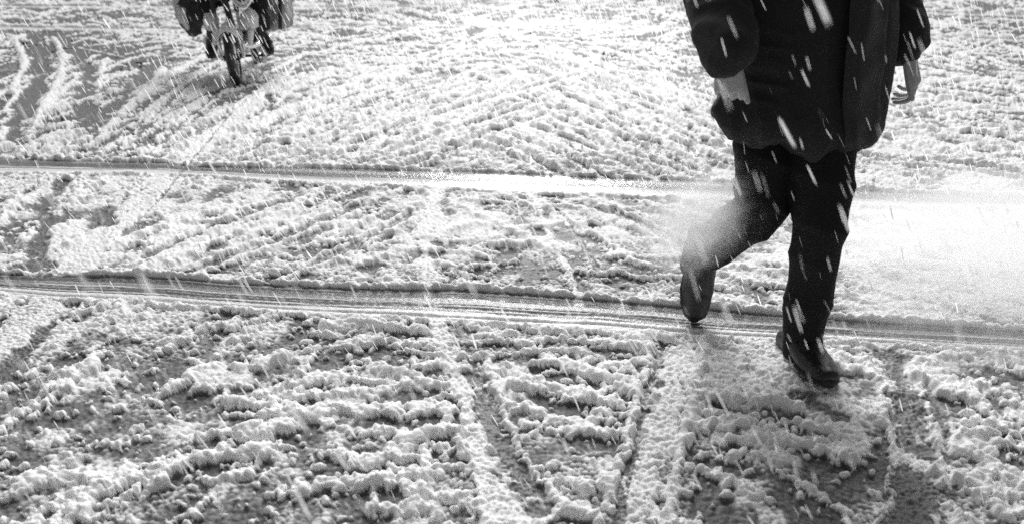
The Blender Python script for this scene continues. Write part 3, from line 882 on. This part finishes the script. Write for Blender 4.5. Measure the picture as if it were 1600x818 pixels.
for k in range(22):
    t = k / 21
    v = -60 + t * 290
    ul = 1330 - 12 * t + 4 * math.sin(t * 7); ur = 1394 - 22 * t
    row = []
    for j in range(10):
        s_ = j / 9
        u = ul + (ur - ul) * s_
        vv_ = v - (10 * s_ * t) - 12 * max(0, s_ - .7) * t
        row.append(P(u, vv_, 2.405 + 0.12 * max(0, (s_ - .35)) ** 1.3 + 0.012 * math.sin(s_ * 8 + t * 3) - 0.02 * t))
    rows.append(row)
sheet(rows, 0.007, M_COAT_LIT, "coat_flap", ped, 0.02)

# ------------------------------------------------------------------ the motorbike coming out of the snowfall
YM = 7.47
MB = P(372, 131, YM); MB.z = 0
bike = thing("motorbike", MB, "small loaded motorbike with pale leg shields ploughing through the slush, front wheel on", "motorbike")
bike["label"] = "small motorbike with pale leg shields and chrome fork ploughing through the slush"
WR = 0.235
head_dir = Vector((0.20, -1, 0)).normalized()       # the steered wheel
body_dir = Vector((0.12, -1, 0)).normalized()
wside = Vector((head_dir.y, -head_dir.x, 0)) * -1   # to the viewer's right
lean = (up + wside * -0.09).normalized()
wc = Vector((MB.x, YM, 0.0)) + lean * (WR - 0.015)
waxis = (wside + lean * 0).normalized(); waxis = (waxis - lean * waxis.dot(lean)).normalized()
def torus(bm, c, ax, r, rt, seg=48, ts=12, knob=0.0, a0=0, a1=2 * math.pi, sx=1.0):
    e1 = lean.copy() if abs(ax.dot(lean)) < .5 else up.copy(); e1 = (e1 - ax * e1.dot(ax)).normalized(); e2 = ax.cross(e1)
    full = abs(a1 - a0 - 2 * math.pi) < 1e-5
    n = seg if full else seg + 1
    rows_ = []
    for i in range(n):
        t = a0 + (a1 - a0) * i / seg
        d = e1 * math.cos(t) + e2 * math.sin(t)
        rr = rt * (1 + (knob if i % 2 else -knob))
        rows_.append([bm.verts.new(c + d * (r + rr * math.cos(2 * math.pi * k / ts)) + ax * rt * sx * math.sin(2 * math.pi * k / ts)) for k in range(ts)])
    for i in range(seg):
        A = rows_[i]; B = rows_[(i + 1) % n]
        for k in range(ts): bm.faces.new((A[k], A[(k + 1) % ts], B[(k + 1) % ts], B[k]))
    if not full: bm.faces.new(rows_[0][::-1]); bm.faces.new(rows_[-1])

def wheel(c, ax, name="wheel"):
    b = bmesh.new(); torus(b, c, ax, WR - .036, .036, 64, 12, 0.06)
    w = bm_obj(name, b, M_RUBBER, bike)
    b = bmesh.new(); torus(b, c, ax, WR - .072, .010, 48, 8, sx=2.0); bm_obj("rim", b, M_CHROME, w)
    b = bmesh.new(); limb(b, [c - ax * .045, c + ax * .045], [.028, .028], seg=12); bm_obj("hub", b, M_ENGINE, w)
    e1 = (lean - ax * lean.dot(ax)).normalized(); e2 = ax.cross(e1)
    sp = None
    for k in range(18):
        t = 2 * math.pi * k / 18
        b = bmesh.new(); limb(b, [c + ax * (.02 if k % 2 else -.02), c + (e1 * math.cos(t) + e2 * math.sin(t)) * (WR - .075)], [.0022] * 2, seg=5, sub=1)
        bm_obj("spoke", b, M_CHROME, w)
    return w
wheel(wc, waxis)
rear = Vector((MB.x, YM, 0)) - body_dir * 1.18
rear.z = WR - .01
ax2 = Vector((-body_dir.y, body_dir.x, 0)); wheel(rear, ax2)
# fender: a curved shell over the front wheel
b = bmesh.new()
e1 = lean; e2 = waxis.cross(lean)
if e2.y > 0: e2 = -e2
rows_ = []
for i in range(25):
    t = R(-100 + 136 * i / 24)
    d = e1 * math.cos(t) + e2 * math.sin(t)
    row = []
    for k in range(13):
        s_ = -1 + 2 * k / 12
        row.append((wc + d * (WR + 0.028 + 0.020 * math.cos(s_ * 1.5)) - d * 0.062 * abs(s_) ** 2.5 + waxis * 0.076 * s_, wc + d * (WR + 0.022 + 0.020 * math.cos(s_ * 1.5)) - d * 0.062 * abs(s_) ** 2.5 + waxis * 0.072 * s_))
    rows_.append([[b.verts.new(q) for q in pr] for pr in row])
for A, B in zip(rows_[:-1], rows_[1:]):
    for k in range(12):
        b.faces.new((A[k][0], A[k + 1][0], B[k + 1][0], B[k][0])); b.faces.new((A[k][1], B[k][1], B[k + 1][1], A[k + 1][1]))
    for k in (0, 12): b.faces.new((A[k][0], B[k][0], B[k][1], A[k][1]))
for A in (rows_[0], rows_[-1]):
    for k in range(12): b.faces.new((A[k][0], A[k][1], A[k + 1][1], A[k + 1][0]))
bm_obj("fender", b, M_FENDER, bike)
# fork legs with a darker upper sleeve
back = -head_dir
for s_ in (-1, 1):
    a = wc + waxis * 0.085 * s_
    top = wc + waxis * 0.092 * s_ + lean * 0.36 + back * 0.13
    b = bmesh.new(); tube(b, [a, a * .5 + top * .5, top], [.017, .016, .014]); f_ = bm_obj("fork_leg", b, M_CHROME, bike)
    b = bmesh.new(); tube(b, [top, top + lean * .14 + back * .05 - waxis * s_ * .01], .022); bm_obj("fork_sleeve", b, M_ENGINE, bike)
    # stay of the fender
    b = bmesh.new(); tube(b, [a + waxis * .004 * s_, wc + waxis * .075 * s_ + lean * (WR - .01) - head_dir * -.10], .005); bm_obj("fender_stay", b, M_CHROME, bike)
# steering head, frame, engine, seat, tank, exhaust
st = wc + lean * .46 + back * .17
hb = st + up * .30 + back * .07
b = bmesh.new(); tube(b, [st, hb], .026); tube(b, [st + waxis * .1, st - waxis * .1], .018); bm_obj("steering_head", b, M_ENGINE, bike)
bb = -body_dir; bs = ax2
b = bmesh.new()
tube(b, [st + bb * .03, st + bb * .30 - up * .27, st + bb * .55 - up * .33, rear + up * .12], .028); tube(b, [rear + bs * .09, rear + bs * .09 - bb * .45 + up * .08], .018); tube(b, [rear - bs * .09, rear - bs * .09 - bb * .45 + up * .08], .018)
bm_obj("frame", b, M_ENGINE, bike)
eng = st + bb * .42 - up * .36
b = bmesh.new(); ball(b, eng, .10, .15, .09); limb(b, [eng - bb * .05, eng - bb * .28 + up * .05], [.062, .055], seg=14)
for k in range(6): limb(b, [eng - bb * (.12 + .025 * k) - bs * .075 + up * .02, eng - bb * (.12 + .025 * k) + bs * .075 + up * .02], [.006] * 2, seg=8)
bm_obj("engine", b, M_ENGINE, bike)
b = bmesh.new(); limb(b, [eng - bb * .25 - up * .02 + bs * .05, eng - up * .09 + bs * .11, rear + bs * .13 + up * .02], [.016, .018, .034], seg=12); bm_obj("exhaust", b, M_CHROME, bike)
b = bmesh.new(); limb(b, [st + bb * .38 + up * .10, st + bb * .62 + up * .13, st + bb * .98 + up * .16], [.09, .12, .11], flat=[.5, .5, .45], seg=18, front=up); bm_obj("seat", b, M_TROUSER, bike)
b = bmesh.new(); limb(b, [hb - bs * .33 + up * .03 + bb * .05, hb - bs * .10, hb + bs * .10, hb + bs * .33 + up * .03 + bb * .05], [.012] * 4, seg=10); hbo = bm_obj("handlebar", b, M_CHROME, bike)
for s_ in (-1, 1):
    b = bmesh.new(); limb(b, [hb + bs * .34 * s_ + up * .03 + bb * .05, hb + bs * .24 * s_ + up * .022 + bb * .03], [.019] * 2, seg=10); bm_obj("grip", b, M_RUBBER, hbo)
# headlamp with chrome ring, its lower edge just in view
hl = P(378, -4, YM + .05)
b = bmesh.new(); ball(b, hl + Vector((0, .05, 0)), .075, .09, .075); h_ = bm_obj("headlight", b, M_ENGINE, bike)
b = bmesh.new(); torus(b, hl - Vector((0, .012, 0)), Vector((0, 1, 0)), .074, .011, 32, 8); bm_obj("headlight_ring", b, M_CHROME, h_)
b = bmesh.new(); ball(b, hl - Vector((0, .008, 0)), .068, .022, .068); bm_obj("headlight_glass", b, M_LENS, h_)
# leg shields: curved pale plates on either side of the fork
def plate(outline, y, bulge, mat, name, th=.006):
    """outline in photo px, with a bulge towards the front"""
    c = sum((P(u, v, y) for u, v in outline), Vector()) / len(outline)
    b = bmesh.new()
    pts = [P(u, v, y) for u, v in outline]
    pts2 = []
    for i in range(len(pts)):
        a_, b_ = pts[i], pts[(i + 1) % len(pts)]
        for k in range(4): pts2.append(a_.lerp(b_, k / 4))
    layers = []
    for side in (0, 1):
        ls = []
        for q in (1.0, .75, .5, .25):
            ls.append([b.verts.new(c + (p - c) * q * (0.985 if q == 1.0 and side else 1) + Vector((0, -bulge * (1 - q * q) + th * side, 0))) for p in pts2])
        cv = b.verts.new(c + Vector((0, -bulge + th * side, 0)))
        n = len(pts2)
        for A, B in zip(ls[:-1], ls[1:]):
            for k in range(n): b.faces.new((A[k], A[(k + 1) % n], B[(k + 1) % n], B[k]))
        for k in range(n): b.faces.new((ls[-1][k], ls[-1][(k + 1) % n], cv))
        layers.append(ls[0])
    for k in range(len(pts2)): b.faces.new((layers[0][k], layers[1][k], layers[1][(k + 1) % len(pts2)], layers[0][(k + 1) % len(pts2)]))
    return bm_obj(name, b, mat, bike)
plate([(319, 21), (330, 20), (342, 22), (343, 46), (338, 49), (327, 49), (319, 44), (317, 32)], YM + .16, .05, M_SHIELD, "leg_shield")
plate([(375, 22), (388, 11), (398, 17), (404, 25), (404, 42), (396, 47), (383, 48), (377, 46), (374, 34)], YM + .16, .05, M_SHIELD, "leg_shield")
# crash bar and indicators, foot pegs
for s_, uu in ((-1, 337), (1, 392)):
    b = bmesh.new(); limb(b, [P(uu, 50, YM + .14), P(uu - 1, 68, YM + .14)], [.026, .022], seg=14); bm_obj("indicator", b, M_FENDER, bike)
b = bmesh.new(); tube(b, [P(326, 90, YM + .42), P(420, 86, YM + .42)], .012); bm_obj("foot_peg_bar", b, M_ENGINE, bike)
# cargo rack behind the seat that carries the bags
b = bmesh.new()
rk = Vector((MB.x, YM, 0)) - body_dir * 1.05 + up * .62
for s_ in (-.32, -.1, .1, .32): tube(b, [rk + bs * s_ - bb * .2, rk + bs * s_ + bb * .25], .009)
for k in (-.2, 0, .22): tube(b, [rk - bs * .42 + bb * k, rk + bs * .42 + bb * k], .009)
bm_obj("cargo_rack", b, M_ENGINE, bike)

# ------------------------------------------------------------------ rider
SEAT = Vector((MB.x, YM, 0)) - body_dir * .78 + up * .74
rid = thing("person", Vector((SEAT.x, SEAT.y, 0)), "rider in dark clothes and black boots sitting on the loaded motorbike", "person")
fr = body_dir
Jr = dict(hipF=SEAT + bs * .09, hipR=SEAT - bs * .09, kneeF=P(404, 5, YM + .34), kneeR=P(325, 6, YM + .34), ankF=P(417, 68, YM + .50), ankR=P(333, 72, YM + .50),
          waist=SEAT + up * .22 + fr * .03, chest=SEAT + up * .48 + fr * .10, neck=SEAT + up * .62 + fr * .13,
          shL=SEAT + up * .52 + fr * .10 - bs * .2, shR=SEAT + up * .52 + fr * .10 + bs * .2,
          elL=SEAT + up * .30 + fr * .22 - bs * .30, elR=SEAT + up * .30 + fr * .22 + bs * .30,
          wrL=hb - bs * .29 + up * .06 + bb * .10, wrR=hb + bs * .29 + up * .06 + bb * .10)
bm = bmesh.new(); body_mesh(bm, Jr, fr)
hr = Jr['neck'] + up * .15 + fr * .04
head_shell(bm, hr, fr, bs)
for s_, w in ((-1, Jr['wrL']), (1, Jr['wrR'])): hand(bm, w, (hb + bs * .29 * s_ - w + up * .04), bs * -s_, Vector((0, 0, -1)), 1.2, 0, .3)
limb(bm, [Jr['ankF'], Jr['ankF'] + fr * .12 - up * .06], [.035, .03]); limb(bm, [Jr['ankR'], Jr['ankR'] + fr * .12 - up * .06], [.035, .03])
link("body", fuse(bm, 0.007, 1, name="body"), M_SKIN, rid)
bm = bmesh.new()
limb(bm, [SEAT - up * .02, SEAT + up * .08], [.17, .16], flat=[.8, .75], seg=18)
for s_, hp, kn, an in ((1, 'hipF', 'kneeF', 'ankF'), (-1, 'hipR', 'kneeR', 'ankR')):
    limb(bm, [Jr[hp], (Jr[hp] + Jr[kn]) / 2, Jr[kn], (Jr[kn] + Jr[an]) / 2], [.105, .095, .078, .066], seg=18)
link("trousers", fuse(bm, 0.010, 2, lambda c, n: wrinkles(c, .012, (9, 9, 16), 3.), "trousers"), M_TROUSER, rid)
bm = bmesh.new()
limb(bm, [SEAT + up * .02, Jr['waist'], Jr['chest'], Jr['neck']], [.19, .18, .20, .11], flat=[.75, .75, .7, .8], seg=24, front=fr)
for q in 'LR': limb(bm, [Jr['sh' + q], (Jr['sh' + q] + Jr['el' + q]) / 2, Jr['el' + q], Jr['wr' + q]], [.085, .075, .068, .05], seg=16)
link("jacket", fuse(bm, 0.010, 2, lambda c, n: wrinkles(c, .014, (7, 7, 10), 7.), "jacket"), M_COAT, rid)
bm = bmesh.new(); ball(bm, hr + up * .03, .125, .145, .135, seg=24); link("helmet", fuse(bm, .008, 2, None, "helmet"), M_ENGINE, rid)
for rows in ([(403, 38, YM + .40, 17), (408, 52, YM + .42, 17), (417, 68, YM + .42, 17), (423, 80, YM + .36, 13)], [(332, 42, YM + .40, 17), (331, 60, YM + .42, 18), (331, 74, YM + .42, 19), (330, 84, YM + .34, 17)]):
    bm = bmesh.new(); px_limb(bm, rows, seg=16)
    link("boot", fuse(bm, .006, 2, lambda c, n: .004 * (vnoise(c[:, 0] * 30, c[:, 2] * 40, 5) - .5), "boot"), M_SHOE, rid)

# ------------------------------------------------------------------ bags slung on both sides of the motorbike
YG = YM + .75
bagL = thing("cargo_sack", P(298, 58, YG), "dark round cargo sack in pale plastic sheet, slung left of the motorbike", "sack")
bm = bmesh.new()
px_limb(bm, [(303, -38, YG, 50), (300, -10, YG, 56), (300, 22, YG, 48), (302, 46, YG, 26)], seg=24, flat=[1.1, 1.3, 1.2, 1.0])
link("sack_body", fuse(bm, .010, 2, lambda c, n: wrinkles(c, .02, (9, 9, 9), 9.), "sack_body"), M_SACK, bagL)
for k in range(5):     # overlapping pale strips curving down the outer side
    bm = bmesh.new()
    o = k * 6.2
    px_limb(bm, [(272 + o, -45 + 3 * k, YG - .10, 9), (272 + o, -12 + 5 * k, YG - .16, 10), (276 + o * 1.0, 14 + 6 * k, YG - .17, 9), (284 + o * .8, 36 + 5 * k, YG - .14, 6)], seg=12, flat=[.5] * 4)
    if k > 2: bm.free(); continue
    link("plastic_strip", fuse(bm, .006, 2, lambda c, n: wrinkles(c, .008, (12, 12, 14), 4.), "plastic_strip"), M_SACK_PALE, bagL)
bagR = thing("cargo_bag", P(424, 45, YG), "grey boxy cargo bag slung on the right side of the motorbike", "bag")
bm = bmesh.new()
rings = []
for v, ul, ur, hd in ((-60, 400, 448, .12), (-52, 394, 452, .16), (-20, 392, 454, .19), (20, 392, 455, .20), (38, 394, 454, .18), (45, 402, 447, .13)):
    a = P(ul, v, YG); c = P(ur, v, YG); rings.append(((a + c) / 2, (c - a) / 2, Vector((0, -hd, 0))))
seg = 32
for i, (c, a, bvec) in enumerate(rings):
    pass
def sq(t): return math.copysign(abs(math.cos(t)) ** .5, math.cos(t)), math.copysign(abs(math.sin(t)) ** .5, math.sin(t))
vr = [[bm.verts.new(c + a * sq(2 * math.pi * k / seg)[0] + bvec * sq(2 * math.pi * k / seg)[1]) for k in range(seg)] for c, a, bvec in rings]
for A, B in zip(vr[:-1], vr[1:]):
    for k in range(seg): bm.faces.new((A[k], A[(k + 1) % seg], B[(k + 1) % seg], B[k]))
bm.faces.new(vr[0][::-1]); bm.faces.new(vr[-1])
link("bag_body", fuse(bm, .010, 3, lambda c, n: wrinkles(c, .03, (8, 8, 9), 6.), "bag_body"), M_BAG_DARK, bagR)
for uu in (410, 437):
    bm = bmesh.new(); limb(bm, [P(uu, -52, YG - .21), P(uu, -10, YG - .225), P(uu + 1, 22, YG - .23), P(uu + 1, 46, YG - .17)], [.016] * 4, seg=10, flat=[.3] * 4); bm_obj("strap", bm, M_SACK, bagR)

# ------------------------------------------------------------------ falling wet snow: thousands of elongated flakes slanting down to the right
mf, nt, pb = new_mat("falling_snow")
pb.inputs["Base Color"].default_value = grey(0.92); pb.inputs["Roughness"].default_value = 0.5
tr = nt.nodes.new("ShaderNodeBsdfTranslucent"); tr.inputs[0].default_value = grey(0.95)
mx = nt.nodes.new("ShaderNodeMixShader"); mx.inputs[0].default_value = 0.85
nt.links.new(pb.outputs[0], mx.inputs[1]); nt.links.new(tr.outputs[0], mx.inputs[2])
nt.links.new(mx.outputs[0], nt.nodes["Material Output"].inputs[0])

def flakes(n, seed):
    r = np.random.default_rng(seed)
    y = 0.55 + 15 * r.random(n) ** 0.85
    half = 0.25 + y * 0.68
    x = (r.random(n) * 2 - 1) * half
    z = r.random(n) * np.minimum(CAM_H + 0.35, CAM_H + 0.35)
    # extra flakes, upper middle, put in where a beam would light the snow up
    m = n // 3
    y[:m] = 4.5 + 8 * r.random(m); x[:m] = 0.6 + r.normal(0, 1.5, m) * (0.5 + y[:m] / 14); z[:m] = 0.25 + 0.9 * r.random(m)
    m2 = n // 20
    y[m:m + m2] = 0.6 + 1.8 * r.random(m2); x[m:m + m2] = (r.random(m2) * 2 - 1) * (0.15 + y[m:m + m2] * 0.64); z[m:m + m2] = 1.45 * r.random(m2)
    L = r.uniform(0.5, 1.3, n) * 0.036 * (1 + 0.6 * (y > 4)); w = L * r.uniform(0.03, 0.055, n) * 0.85 * np.where(y < 2.6, 0.62, 1.0) * (1 - 0.25 * (y > 4))
    w = np.where(r.random(n) < 0.12, w * 1.7, w)
    d = np.stack([0.46 + r.normal(0, .09, n), r.normal(0, .12, n) - .08, -np.ones(n)], 1); d /= np.linalg.norm(d, axis=1)[:, None]
    a = np.cross(d, [0, 1, 0]); a /= np.linalg.norm(a, axis=1)[:, None]; b = np.cross(d, a)
    c = np.stack([x, y, z], 1)
    ph = r.normal(0, 0.8, n)
    aa = a * np.cos(ph)[:, None] + b * np.sin(ph)[:, None]; bb_ = -a * np.sin(ph)[:, None] + b * np.cos(ph)[:, None]
    V = []
    for t, q in ((-1, 0), (-.65, .8), (.05, 1.0), (.7, .75), (1, 0)):      # a thin folded sliver: spine and two edges
        if q == 0: V.append((c + d * (L * .5 * t)[:, None])[:, None, :]); continue
        for s_ in (-1, 0, 1):
            V.append((c + d * (L * .5 * t)[:, None] + aa * (w * q * s_)[:, None] + bb_ * (w * 0.45 * q * (1 - abs(s_)))[:, None])[:, None, :])
    V = np.concatenate(V, 1); nv = V.shape[1]
    F = [(0, 1, 2), (0, 2, 3), (nv - 1, nv - 3, nv - 4), (nv - 1, nv - 2, nv - 3)]
    for l in (1, 4):
        for k in (0, 1): F += [(l + k, l + k + 3, l + k + 4), (l + k, l + k + 4, l + k + 1)]
    F = np.array(F)
    keep = ~((np.abs(x) < .25) & (y < .7))
    V = V[keep]; n = len(V)
    faces = (F[None] + (np.arange(n) * nv)[:, None, None]).reshape(-1, 3)
    me = bpy.data.meshes.new("falling_snow")
    me.vertices.add(n * nv); me.vertices.foreach_set("co", V.astype(np.float32).ravel())
    me.loops.add(len(faces) * 3); me.loops.foreach_set("vertex_index", faces.astype(np.int32).ravel())
    me.polygons.add(len(faces)); me.polygons.foreach_set("loop_start", np.arange(0, len(faces) * 3, 3, dtype=np.int32))
    me.update(calc_edges=True)
    return me
fs = link("falling_snow", flakes(21000, 5), mf)
tag(fs, "wet snowflakes falling at a slant in front of the road and the walker", kind="stuff")

# ------------------------------------------------------------------ steam drifting over the road and round the walker's rear leg
def steam(name, c, rad, density, label, seed, scale, rot=0.0, thr=0.0):
    bm = bmesh.new(); bmesh.ops.create_icosphere(bm, subdivisions=4, radius=1)
    me = bpy.data.meshes.new(name); bm.to_mesh(me); bm.free()
    m = bpy.data.materials.new("steam"); m.use_nodes = True; nt = m.node_tree
    nt.nodes.remove(nt.nodes["Principled BSDF"])
    v = nt.nodes.new("ShaderNodeVolumePrincipled"); v.inputs["Color"].default_value = grey(1.0); v.inputs["Anisotropy"].default_value = 0.45
    tc = nt.nodes.new("ShaderNodeTexCoord")
    ln = nt.nodes.new("ShaderNodeVectorMath"); ln.operation = 'LENGTH'; nt.links.new(tc.outputs["Object"], ln.inputs[0])
    n = nt.nodes.new("ShaderNodeTexNoise"); n.inputs["Scale"].default_value = scale; n.inputs["Detail"].default_value = 4; n.inputs["Roughness"].default_value = .55
    mp = nt.nodes.new("ShaderNodeMapping"); mp.inputs["Location"].default_value = (seed, seed * .7, 0); nt.links.new(tc.outputs["Object"], mp.inputs[0]); nt.links.new(mp.outputs[0], n.inputs["Vector"])
    # edge = radius pushed in and out by the noise
    a = nt.nodes.new("ShaderNodeMath"); a.operation = 'MULTIPLY_ADD'; a.inputs[1].default_value = -1.1; nt.links.new(n.outputs["Fac"], a.inputs[0]); nt.links.new(ln.outputs["Value"], a.inputs[2])
    mr = nt.nodes.new("ShaderNodeMapRange"); mr.interpolation_type = 'SMOOTHSTEP'
    mr.inputs["From Min"].default_value = 0.40 + thr; mr.inputs["From Max"].default_value = -0.35 + thr
    mr.inputs["To Min"].default_value = 0; mr.inputs["To Max"].default_value = density
    nt.links.new(a.outputs[0], mr.inputs["Value"]); nt.links.new(mr.outputs[0], v.inputs["Density"])
    nt.links.new(v.outputs[0], nt.nodes["Material Output"].inputs["Volume"])
    me.materials.append(m)
    o = bpy.data.objects.new(name, me); COL.objects.link(o)
    o.location = c; o.scale = rad; o.rotation_euler = (0, rot, 0)
    tag(o, label, kind="stuff"); return o
steam("steam", Vector((2.14, 3.05, .03)), (1.35, 1.1, .42), 4.6, "white steam drifting low over the road to the right of the walker", 3.0, 1.4)
steam("steam", P(1085, 345, 2.50), (.27, .18, .18), 10.0, "thin puff of steam round the walker's raised rear leg", 9.0, 3.4, rot=R(-38), thr=-0.08)

# ------------------------------------------------------------------ unseen lamp on a pole, added to throw the glow on the far road
lampx, lampy = 0.6, 25.0
sl = thing("added_lamp", Vector((lampx - 2.2, lampy, 0)), "added unseen lamp on a grey pole, put in to light the far road", "added lamp")
b = bmesh.new(); limb(b, [Vector((lampx - 2.2, lampy, 0.05)), Vector((lampx - 2.2, lampy, 4)), Vector((lampx - 2.2, lampy, 7.6))], [.09, .075, .06]); bm_obj("pole", b, M_ENGINE, sl)
b = bmesh.new(); limb(b, [Vector((lampx - 2.2, lampy, 7.55)), Vector((lampx - 1.2, lampy - .05, 7.95)), Vector((lampx - .2, lampy - .1, 8.0))], [.04, .035, .035]); bm_obj("arm", b, M_ENGINE, sl)
b = bmesh.new(); limb(b, [Vector((lampx - .3, lampy - .1, 8.02)), Vector((lampx + .25, lampy - .12, 8.0))], [.12, .10], flat=[.5, .5], front=up); bm_obj("added_lamp_head", b, M_ENGINE, sl)
ld = bpy.data.lights.new("added_glow_light", 'SPOT'); ld.energy = LAMP_W; ld.spot_size = R(33); ld.spot_blend = 1.0; ld.shadow_soft_size = 1.2
lo = bpy.data.objects.new("added_glow_light", ld); COL.objects.link(lo)
lo.location = (lampx, lampy - .3, 7.7)
lo.rotation_euler = (Vector(lo.location) - Vector((0.9, 7.5, 0))).to_track_quat('Z', 'Y').to_euler()
